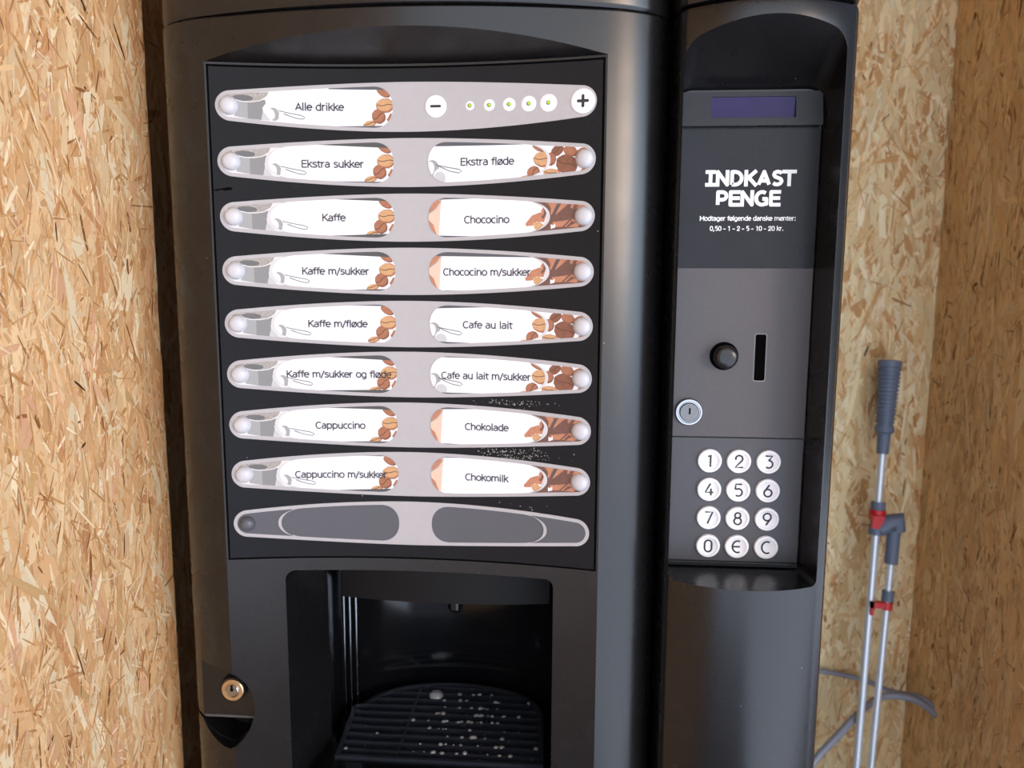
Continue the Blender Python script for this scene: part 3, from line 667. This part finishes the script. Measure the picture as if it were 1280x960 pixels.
for i, zr in enumerate(ZR):
    S = SR(zr)
    st = MB(); st.lens(xs_strip, hs, lambda x: -hs(x), S, .0012, H_STRIP)
    strip = st.build('selection_strip', silver_m, machine, 30)
    if i < 8: strip['label'] = 'silver strip lettered ' + TXT_L[i][0] + ((' and ' + TXT_R[i][0]) if TXT_R[i] else ' with sugar level lamps')
    else: strip['label'] = 'unused silver strip with blank dark windows'
    sides = (-1, 1) if i > 0 else (-1,)
    for sg in sides:
        if sg < 0: xl, xr, al, ar = -PX0, -.0150, .024, .022
        else: xl, xr, al, ar = .0235, .1545, .022, .024
        wp = pill(xl, xr, al, ar); wz = end_zone(sg, .140)
        if i == 0: wp = pill(-.160, -.0150, .001, .022)
        if i == 8:
            w = MB(); w.poly(wz, S, H_WIN); w.poly(wp, S, H_WIN+.00008)
            w.build('dark_window', window_m, strip, fix=False)
        else:
            cd_ = MB(); cd_.poly(wp, S, H_WIN+.00004, 1)
            if sg < 0: za = rt_.uniform(.0185, .0235); zb = rt_.uniform(.0150, .0205); zc_ = -rt_.uniform(.019, .024); zd = -rt_.uniform(.0165, .0215)
            else: za = rt_.uniform(.0155, .0210); zb = rt_.uniform(.0150, .0235); zc_ = -rt_.uniform(.0165, .0215); zd = -rt_.uniform(.019, .024)
            xa, xb = (-.16, -.012) if sg < 0 else (.02, .16)
            cardp = clip(wp, ccw([(xa, zc_), (xb, zd), (xb, zb), (xa, za)]))
            cd_.poly(cardp, S, H_CARD, 0)
            cd_.build('label_card', [card_m, window_m], strip, fix=False)
            P = Pic(S); P2 = Pic(S); P2.h += .00025; P.h += (.0006 if sg > 0 else 0); bx = -.1915 if sg < 0 else .194
            if sg < 0:
                if i == 0:
                    wz = end_zone(-1, .085); P.p(wz, WHT, wz)
                    left_cup(P, end_zone(-1, .1490), cardp, bx)
                else: left_cup(P, wz, cardp, bx); P.p(wp, G90, wp); P.p(cardp, WHT, cardp)
                spoon(P, cardp if i else wz, bx, 0.0); left_beans(P2, cardp)
            elif KIND_R[i] == 'bean':
                right_beans(P2, wz, cardp, bx)
                T = lambda pts: ccw([(.0235+(x-125)/4.19/1000*1.0+0, -(y-745)/4.19/1000) for x, y in pts])
                k2 = 3.2
                T = lambda pts: ccw([(.0235+(x-125)/k2/1000*.80, -(y-745)/k2/1000*.80) for x, y in pts])
                P.p(T(ellipse(140, 775, 32, 40, .3)), G186, cardp); P.p(T(ellipse(128, 775, 24, 34, .3)), G225, cardp)
                P.p(T(ellipse(182, 805, 34, 34, 0)), G225, cardp); P.p(T(ellipse(176, 812, 26, 26, 0)), G205, cardp)
                for r_ in ribbon(T([(160, 757), (215, 768), (262, 776), (274, 785), (262, 792), (222, 784), (168, 760)]), .0009): P.p(ccw(r_), G120, cardp)
            else: right_choc(P2, wz, cardp, bx, P)
            P.mb.build('cup_picture' if sg < 0 else ('spoon_picture' if KIND_R[i] == 'bean' else 'cream_picture'), PICM, strip, fix=False)
            P2.mb.build('bean_picture' if sg < 0 or KIND_R[i] == 'bean' else 'chocolate_picture', PICM, strip, fix=False)
            tx = (TXT_L if sg < 0 else TXT_R)[i]
            text_mb(tx[0], tx[1], tx[2], tx[3], .0084, S, H_TXT, .135).build('lettering', ink_m, strip, fix=False)
        if i > 0:
            # divider hoop between button and label
            o1 = pill(xl-.0036 if sg < 0 else xl, xr if sg < 0 else xr+.0036, al+.001, ar+.001) 
            hoop = MB(); n = 18
            for a in range(-n, n):
                q = []
                for (b, off) in ((a, 0), (a, 1), (a+1, 1), (a+1, 0)):
                    t = PI/2*b/n; ax = (al if sg < 0 else ar); xo = .0036*off
                    xend = xl if sg < 0 else xr
                    xx = (xend+ax)-(ax+xo)*math.cos(t)**(2/2.2) if sg < 0 else (xend-ax)+(ax+xo)*math.cos(t)**(2/2.2)
                    zz = math.copysign(abs(math.sin(t))**(2/2.2), t)*(hi_(xx)+.0005)
                    q.append((xx, zz))
                hoop.poly(ccw(q), S, H_RING)
            hoop.build('divider_hoop', silver_m if i == 8 else ring_m, strip)
        bt = MB(); bx = -.1915 if sg < 0 else .194
        if i == 8:
            if sg < 0: bt.lathe([(r*.92, h-.0004) for r, h in dome_prof], S, -.1905, 0); bt.build('push_button', window_m, strip, 60)
        else:
            bt.lathe(dome_prof, S, bx, 0, sz=1.03); bt.build('push_button', dome_m, strip, 60)
    if i == 0:
        disc = lambda r, h: [(r, H_STRIP-.0001), (r, h-.0004), (r-.0006, h), (r*.45, h+.0001), (.0001, h+.0001)]
        b = MB(); b.lathe(disc(.0117, .0032), S, .0325, 0, 36); mo = b.build('minus_button', key_m, strip, 40)
        b = MB(); b.box(0, 0, 0, 0, 0, 0); b = MB(); b.plate(rrect(.0265, .0385, -.0013, .0013, .0012, 3), S, .0030, .0036); b.build('minus_sign', ink_m, strip)
        b = MB(); b.lathe(disc(.0126, .0032), S, .1915, 0, 36); b.build('plus_button', key_m, strip, 40)
        b = MB(); b.plate(rrect(.1852, .1978, -.0015, .0015, .0014, 3), S, .0030, .0036); b.plate(rrect(.1900, .1930, -.0066, .0066, .0014, 3), S, .0030, .00362); b.build('plus_sign', ink_m, strip)
        for x, r in ((.0700, .0048), (.0912, .0060), (.1128, .0068), (.1340, .0080), (.1552, .0090)):
            b = MB(); b.lathe([(r, H_STRIP-.0001), (r, .0022), (r-.0003, .0024), (.0001, .0024)], S, x, 0, 30); b.build('level_disc', key_m, strip, 40)
            b = MB(); b.lathe([(.0022, .0023), (.0021, .0032), (.0015, .0034), (.0012, .0033)], S, x, 0, 18, 0); b.lathe([(.0015, .0033), (.0014, .0040), (.0008, .0046), (.0001, .0048)], S, x, 0, 18, 1)
            b.build('level_lamp', [led_rim_m, led_m], strip, 50)

# ---- dispensing bay behind the niche
bay = MB(); zt, zb = 1.062, .770
path = [(-.150, .094), (-.137, .100), (-.137, .178)]
for i in range(25):
    a = PI - PI*i/24
    path.append((.018+.150*math.cos(a)*1.0, .180+.085*math.sin(a)))
path += [(.182, .100), (.182, .094)]
bay.grid([[(x, y, zb) for x, y in path], [(x, y, zt) for x, y in path]])
cx_, cy_ = .02, .15
n = len(path)
bay.add([(x, y, zb) for x, y in path], [list(range(n))]); bay.add([(x, y, zt) for x, y in path], [list(range(n))])
bay.build('dispensing_bay', gloss_m, machine, 30, fix=True)
hood = MB()
hx = [-.110+.270*i/20 for i in range(21)]
hood.solid([[(x, .100-.012*(1-((x-.03)/.14)**2), z) for x in hx]+[(x, .17, z) for x in hx[::-1]] for z in (.992, 1.058)])
ho = hood.build('spout_hood', mat('matt_black_hood', (9, 9, 11), .5, noise=.2, spec=.25), machine, 30)
noz = MB(); noz.tube([(.035, .125, .990), (.035, .125, .972), (.035, .128, .968)], [.010, .010, .007], 16); noz.tube([(.010, .130, .990), (.012, .130, .976)], [.006, .005], 12); noz.tube([(.060, .130, .990), (.058, .130, .976)], [.006, .005], 12)
noz.build('spout_nozzles', gloss_m, machine, 40)
wp_ = MB(); wp_.tube([(-.022, .225, 1.05), (-.022, .225, .962), (-.022, .226, .950), (-.022, .232, .943)], [.013, .013, .011, .005], 20); wp_.build('streak_pipe', mat('dark_steel_pipe', (92, 96, 104), .3, metal=1.0, noise=.2), machine, 40)  # pipe added so its steel catches a bright streak in the bay
rail = MB()
for x, y, r in ((-.1235, .176, .0022), (-.1175, .186, .0026), (-.1285, .165, .0018)): rail.tube([(x, y, .79), (x, y, .99)], r, 10)
rail.build('cup_rail', chrome_m, machine, 40)
lipm = MB(); lipm.box(-.122, .166, .020, .046, .780, .797); bevel_obj(lipm.build('bay_lip', gloss_m, machine), .003)

# ---- lock in the finger recess
def SL(x, z, h): return (x, .019-h+.05*0, z)
lk = MB(); lk.lathe([(.0165, -.002), (.0165, .004), (.0150, .008), (.0001, .0081)], SL, -.222, .907, 32); collar = lk.build('lock_collar', cap_m, machine, 40)
lk = MB(); lk.lathe([(.0136, .007), (.0136, .0112), (.0128, .0120), (.0090, .0120), (.0084, .0108), (.0001, .0107)], SL, -.2205, .9075, 36); lo_ = lk.build('door_lock', brass_m, machine, 40)
lk = MB(); lk.lathe([(.0078, .0105), (.0078, .0124), (.0070, .0132), (.0001, .0134)], SL, -.2205, .9075, 28); lk.build('lock_cylinder', chrome_m, lo_, 40)
lk = MB(); lk.plate(rrect(-.2217, -.2193, .9072, .9150, .0008, 3), SL, .0130, .0137); lk.plate(ellipse(-.2205, .9095, .0022, .0016), SL, .0130, .01372); lk.build('keyhole', hole_m, lo_)
lg = MB(); lg.solid([[(-.262, .0165, .8665), (-.196, .0165, .8665), (-.196, .030, .8665), (-.262, .040, .8665)], [(-.262, .0175, .8695), (-.195, .0175, .8695), (-.195, .030, .8695), (-.262, .040, .8695)]])
bevel_obj(lg.build('finger_ledge', mat('scuffed_grey_edge', (74, 72, 72), .5, noise=.35, nscale=70), machine), .0012)

# ---- drip tray: lifts out, so a thing of its own
tray = thing('drip_tray', (.02, .14, .770), 'black slatted drip tray with water drops inside the dispensing niche', 'drip tray')
TP = [(-.112, .052)] + [(-.118, .165)]
arcp = [(.022+.128*math.cos(a), .165+.075*math.sin(a)) for a in [PI-PI*i/24 for i in range(25)]]
outl = [(-.110, .050), (-.119, .168), (-.104, .176)] + arcp[2:-1] + [(.152, .168), (.156, .050)]
inn = [(x*.955+.001, .055+(y-.05)*.945) for x, y in outl]
rim = MB()
rim.grid([[(x, y, .771) for x, y in outl], [(x, y, .8005) for x, y in outl], [(x, y, .8005) for x, y in inn], [(x, y, .771) for x, y in inn], [(x, y, .771) for x, y in outl]], 0, True)
rim.build('rim', grid_m, tray)
pan = MB(); pan.solid([[(x, y, .7705) for x, y in inn], [(x, y, .774) for x, y in inn]]); pan.build('pan', gloss_m, tray)
def span(y):
    xs_ = []
    n = len(inn)
    for i in range(n):
        (xa, ya), (xb, yb) = inn[i], inn[(i+1) % n]
        if (ya-y)*(yb-y) < 0: xs_.append(xa+(xb-xa)*(y-ya)/(yb-ya))
    return (min(xs_), max(xs_)) if len(xs_) >= 2 else None
for j in range(10):
    y = .068+.0178*j; s_ = span(y)
    if s_:
        b = MB(); b.box(s_[0], s_[1], y-.0016, y+.0016, .786, .7995); b.build('slat', grid_m, tray)
for x_ in (-.034, .072):
    b = MB(); b.box(x_, x_+.004, .056, .222, .785, .7985); b.build('cross_bar', grid_m, tray)
water_m = mat('water_drops', (250, 252, 255), 0.05, spec=0.8, noise=0.02)
water_m.node_tree.nodes['Principled BSDF'].inputs['Transmission Weight'].default_value = 0.8
water_m.node_tree.nodes['Principled BSDF'].inputs['IOR'].default_value = 1.33
dr = MB(); rw = random.Random(4)
def drop(x, y, z, r):
    rings = []
    for i in range(6):
        a = PI*i/5*.5; rings.append([(x+r*math.cos(a)*math.cos(2*PI*j/8), y+r*math.cos(a)*math.sin(2*PI*j/8), z+r*.7*math.sin(a)) for j in range(8)])
    dr.solid(rings)
for i in range(90):
    y = .068+.0178*rw.randrange(9); s_ = span(y)
    if s_:
        x = min(max(rw.gauss(.045, .045), s_[0]+.004), s_[1]-.004); drop(x, y+rw.uniform(-.001, .001), .7995, rw.uniform(.0012, .0034))
drop(-.006, .205, .7985, .011)
o = dr.build('water_drops', water_m, None, 60); tag(o, 'clear water drops lying on the black slatted drip tray', 'water', kind='stuff')

# ------------------------------------------------------------------ COIN COLUMN
CX, CXC, CXS, CB_ = .3813, .0825, .0930, .025
coin = thing('coin_column', (CX, .25, 0), 'narrow black coin column with keypad and display right of the drinks machine', 'coin machine')
scc = side_curve(CXC, CXS, CB_, .045)
mid2 = [CXC*(-1+2*i/30) for i in range(31)]
def coin_ring(z, ins=0.0, yb=.30):
    ring = [(-x, y) for x, y in scc[1:]][::-1] + [(x, -CB_*(1-(x/CXC)**2)) for x in mid2] + scc[1:] + [(CXS, yb), (-CXS, yb)]
    return [(CX+x*(1-ins/CXS), y+(ins if y < .1 else 0), z) for x, y in ring]
PY, Z0, Z1 = .052, 1.068, 1.609
XA, XB = .2955, .4565
body = MB(); body.solid([coin_ring(.05), coin_ring(1.674), coin_ring(1.6775, .0008), coin_ring(1.679, .003)])
# recess cutter: rounded outline; its roof slopes forward to meet the bowed skin in an arch
cut = MB()
yf = -.08; zr_top = lambda y: Z1+(PY-y)/1.42
def cut_ring(y, top, r=.012):
    k_ = max(0, min(1, y/PY)); return [(x-(.0045*k_ if x > CX else 0), y, z) for x, z in rrect(XA, XB, Z0, top, [.007, .007, min(r, (top-Z0)/3), min(r, (top-Z0)/3)], 6)]
cut.solid([cut_ring(y, zr_top(y), .016) for y in (yf, -.05, -.025, 0, .02, PY)])
me = carve(body, [cut])
hs_o = bevel_obj(link('housing', me, door_m, coin, 24), .0014, 2, 40)
ccap = MB(); ccap.solid([coin_ring(1.6815, .004), coin_ring(1.6825, .0012), coin_ring(1.686, 0), coin_ring(1.95, .002), coin_ring(2.02, .010), coin_ring(2.03, .022)])
ccap.build('top_cap', cap_m, coin, 35)
cg = MB(); cg.solid([coin_ring(1.676, .010), coin_ring(1.684, .010)]); cg.build('seam_shade', hole_m, coin)  # near-black filler painted as the shade in the column's seam
cbk = MB(); cbk.box(CX-.094, CX+.094, .302, .58, .05, 2.02); cbk.build('rear_casing', cab_m, coin)
for sx_ in (-.07, .07):
    for sy_ in (.06, .52):
        ft = MB(); ft.tube([(CX+sx_, sy_, 0), (CX+sx_, sy_, .006), (CX+sx_, sy_, .012), (CX+sx_, sy_, .055)], [.018, .018, .009, .009], 16); ft.build('foot', cab_m, coin, 40)
def SCN(x, z, h): return (x, PY-h, z)
# display bezel: front face leans back a little
bz = MB(); bz.solid([[(x, .0535, z) for x, z in rrect(.2965, .4510, 1.5695, 1.6065, .002, 3)], [(x, .042+.007*(z-1.5695)/.037, z) for x, z in rrect(.2965, .4510, 1.5695, 1.6065, .002, 3)]])
dh = MB(); dh.solid([[(x, y, z) for x, z in rrect(.3315, .4225, 1.5780, 1.6010, .001, 2)] for y in (.02, .0502)])
bz_o = link('display_bezel', carve(bz, [dh]), bezel_m, coin)
lc = MB(); lc.box(.3317, .4223, .0490, .0500, 1.5782, 1.6008); lc.build('display', lcd_m, bz_o)
lt = MB()
rl = random.Random(2)
# black film with the white notice
sk = MB(); sk.plate(rrect(.2968, .4510, 1.4165, 1.5675, .002, 3), SCN, 0, .0030); sk_o = sk.build('notice_film', sticker_m, coin)
t_ = MB()
for a_ in (text_mb('INDKAST', .3305, .4250, 1.5145, .0178, SCN, .0031, .225, BOLD), text_mb('PENGE', .3420, .4100, 1.4927, .0178, SCN, .0031, .225, BOLD),
           text_mb('Modtager følgende danske mønter:', .3245, .4290, 1.4710, .0054, SCN, .0031, .16), text_mb('0,50 - 1 - 2 - 5 - 10 - 20 kr.', .3360, .4160, 1.4600, .0054, SCN, .0031, .16)): t_.add(a_.v, a_.f)
t_.build('lettering', white_m, sk_o, fix=False)
# grey plate with slot, button, lock
pl = MB(); pl.plate(rrect(.2968, .4510, 1.2235, 1.4160, .001, 2), SCN, 0, .0022)
slot = MB(); slot.solid([[(x, y, z) for x, z in rrect(.3915, .4035, 1.2890, 1.3420, .0020, 4)] for y in (.03, PY+.03)])
pl_o = link('front_plate', carve(pl, [slot]), plate_m, coin)
ss = MB(); ss.plate(rrect(.3905, .4045, 1.2880, 1.3430, .0024, 4), SCN, .0020, .00235); ss2 = MB(); ss2.solid([[(x, y, z) for x, z in rrect(.3915, .4035, 1.2892, 1.3420, .0020, 4)] for y in (.03, PY+.03)])
link('slot_rim', carve(ss, [ss2]), mat('worn_slot_edge', (120, 116, 116), .4, noise=.2), pl_o)
sb = MB(); sb.plate(rrect(.3916, .4034, 1.2891, 1.3419, .0019, 4), SCN, .0001, .0006); sb.build('coin_slot', hole_m, pl_o)
rb = MB(); rb.lathe([(.0160, .002), (.0160, .0040), (.0152, .0045), (.0140, .0045), (.0140, .0035)], SCN, .3570, 1.3170, 32, 0)
rb.build('button_socket', hole_m, pl_o, 40)
rb = MB(); rb.lathe([(.0132, .003), (.0132, .0150), (.0126, .0175), (.0108, .0192), (.0075, .0202), (.0035, .0206), (.0002, .0207)], SCN, .3570, 1.3170, 32)
rb.build('return_button', cap_m, pl_o, 50)
kl = MB(); kl.lathe([(.0158, .002), (.0158, .0052), (.0148, .0068), (.0130, .0068), (.0124, .0050), (.0001, .005)], SCN, .3195, 1.2520, 36); kl_o = kl.build('coin_box_lock', chrome_m, pl_o, 40)
kl = MB(); kl.lathe([(.0112, .0045), (.0112, .0080), (.0104, .0088), (.0001, .0089)], SCN, .3195, 1.2520, 32); kl.plate(rrect(.3183, .3207, 1.2470, 1.2600, .0008, 3), SCN, .0085, .0094)
o = kl.build('lock_core', mat('steel_lock_core', (112, 110, 108), .22, metal=1.0, noise=.25, nscale=300), pl_o, 40)
kl = MB(); kl.plate(rrect(.3188, .3206, 1.2500, 1.2575, .0006, 3), SCN, .0092, .0097); kl.build('lock_keyhole', hole_m, pl_o)
# keypad
kp = MB(); kp.plate(rrect(.2968, .4510, 1.0710, 1.2220, [.003, .003, .004, .004], 4), SCN, 0, .0026); kp_o = kp.build('keypad_plate', keypad_m, coin)
bevel_obj(kp_o, .0008, 2)
lp = MB(); lp.plate(rrect(.2970, .4508, 1.0690, 1.0745, .001, 3), SCN, .0000, .0075); bevel_obj(lp.build('keypad_lip', gloss_m, coin), .0012)
KEYS = ['123', '456', '789', '0EC']
kx = (.3452, .3785, .4122); 
for r_ in range(4):
    for c_ in range(3):
        x = kx[c_]+.0006*r_; z = 1.1950-.0341*r_
        b = MB(); b.lathe([(.0139, .0022), (.0139, .0050), (.0131, .0062), (.0112, .0064), (.0100, .0050), (.0001, .0045)], SCN, x, z, 36)
        ko = b.build('key', key_m, kp_o, 50); ko['label'] = 'round white key marked ' + ('euro sign' if KEYS[r_][c_] == 'E' else KEYS[r_][c_])
        b = MB(); H = .0140; b_h = .0053
        for st in GL[KEYS[r_][c_]]:
            pts = [(x+.0002+p[0]*H, z+p[1]*H) for p in st]
            for q in ribbon(pts, .0019): b.poly(ccw(q), SCN, b_h); b_h += .000002
        b.build('key_mark', ink_m, kp_o, fix=False)

# ------------------------------------------------------------------ pole tool in the corner
pole = thing('telescopic_pole', (.69, .45, 0), 'silver telescopic pole with ribbed grey grip and red clips leaning in the corner', 'pole')
A1, A0 = Vector((.7640, .6000, 1.2540)), Vector((.6860, .4480, 0.0))
def at(z, a0=A0, a1=A1): t = (z-a0.z)/(a1.z-a0.z); return a0+(a1-a0)*t
b = MB(); b.tube([at(.02), at(.6), at(1.13)], .0068, 14); b.build('shaft', alu_m, pole, 40)
b = MB(); b.tube([at(0), at(.03)], [.010, .0095], 14); b.build('foot_cap', grip_m, pole, 40)
b = MB()
prof = [(1.092, .0105), (1.128, .0115), (1.132, .0165), (1.138, .0165), (1.140, .0155)]
b.tube([at(z) for z, r in prof], [r for z, r in prof], 18)
z = 1.140; P_, R_ = [], []
for i in range(15):
    t = i/14; R = .0152+.0050*t
    P_ += [at(z), at(z+.0045), at(z+.0046), at(z+.0072)]; R_ += [R, R, R-.0022, R-.0022]; z += .0073
P_ += [at(z), at(z+.010), at(z+.0115)]; R_ += [.0205, .0208, .018]
b.tube(P_, R_, 20); b.build('grip', grip_m, pole, 30)
b = MB(); b.tube([at(.962), at(1.004)], [.0115, .0125], 16)
b.tube([at(.945), at(.962)], [.0135, .0135], 16)
c1 = at(.985); P2 = Vector((.7800, .5520, .968))
b.tube([at(.955)+Vector((.004, -.004, 0)), at(.968)+Vector((.016, -.006, 0)), Vector((.779, .556, .975)), Vector((.7815, .556, .955))], [.014, .0165, .0165, .0125], 14)
b.build('clamp', grip_m, pole, 40)
b = MB(); b.tube([at(.972), at(.990)], .0145, 16); q = at(.974)+Vector((-.004, -.014, 0)); b.box(q.x-.010, q.x+.010, q.y-.004, q.y+.006, q.z-.014, q.z+.010); b.build('red_collar', red_m, pole, 40)
B1, B0 = Vector((.7790, .5560, .962)), Vector((.7020, .4480, 0.012))
# second tube hangs from the clamp
B1 = Vector((.7750, .5580, .965)); B0 = Vector((.7010, .4400, 0.0))
d = lambda z: at(z, B0, B1)
b = MB(); b.tube([d(.955), d(.895)], [.0118, .0115], 14); b.build('side_handle', grip_m, pole, 40)
b = MB(); b.tube([d(.012), d(.5), d(.90)], .0062, 14); b.build('second_shaft', alu_m, pole, 40)
b = MB(); b.tube([d(.828), d(.846)], .0105, 14); b.build('ferrule', grip_m, pole, 40)
b = MB(); b.tube([d(.812), d(.826)], .0100, 14); q = d(.820); b.box(q.x-.030, q.x, q.y-.008, q.y+.004, q.z-.004, q.z+.006); b.box(q.x-.030, q.x-.025, q.y-.008, q.y+.004, q.z-.018, q.z+.006); b.build('red_clip', red_m, pole)

# ------------------------------------------------------------------ cables from the right wall
def spline(pts, n=10):
    P = [Vector(p) for p in pts]; o = []
    for i in range(len(P)-1):
        a, b_, c, d_ = P[max(i-1, 0)], P[i], P[i+1], P[min(i+2, len(P)-1)]
        for j in range(n):
            t = j/n; o.append(.5*((2*b_)+(c-a)*t+(2*a-5*b_+4*c-d_)*t*t+(3*b_-a-3*c+d_)*t**3))
    o.append(P[-1]); return o
b = MB(); b.tube(spline([(.862, .535, .629), (.845, .570, .630), (.815, .612, .615), (.760, .632, .628), (.672, .636, .641), (.58, .63, .66), (.50, .62, .72)]), .0048, 12)
tag(b.build('cable', cable_m, None, 40), 'thinner grey cable running up from the wall hole to behind the machine', 'cable', 'cables through the right wall')
b = MB(); b.tube(spline([(.862, .525, .618), (.835, .560, .628), (.790, .575, .625), (.745, .555, .612), (.690, .520, .580), (.630, .490, .532), (.56, .46, .44), (.52, .45, .25), (.53, .45, .02)]), .0066, 12)
tag(b.build('cable', cable_m, None, 40), 'thicker grey cable sagging from the wall hole behind the pole', 'cable', 'cables through the right wall')
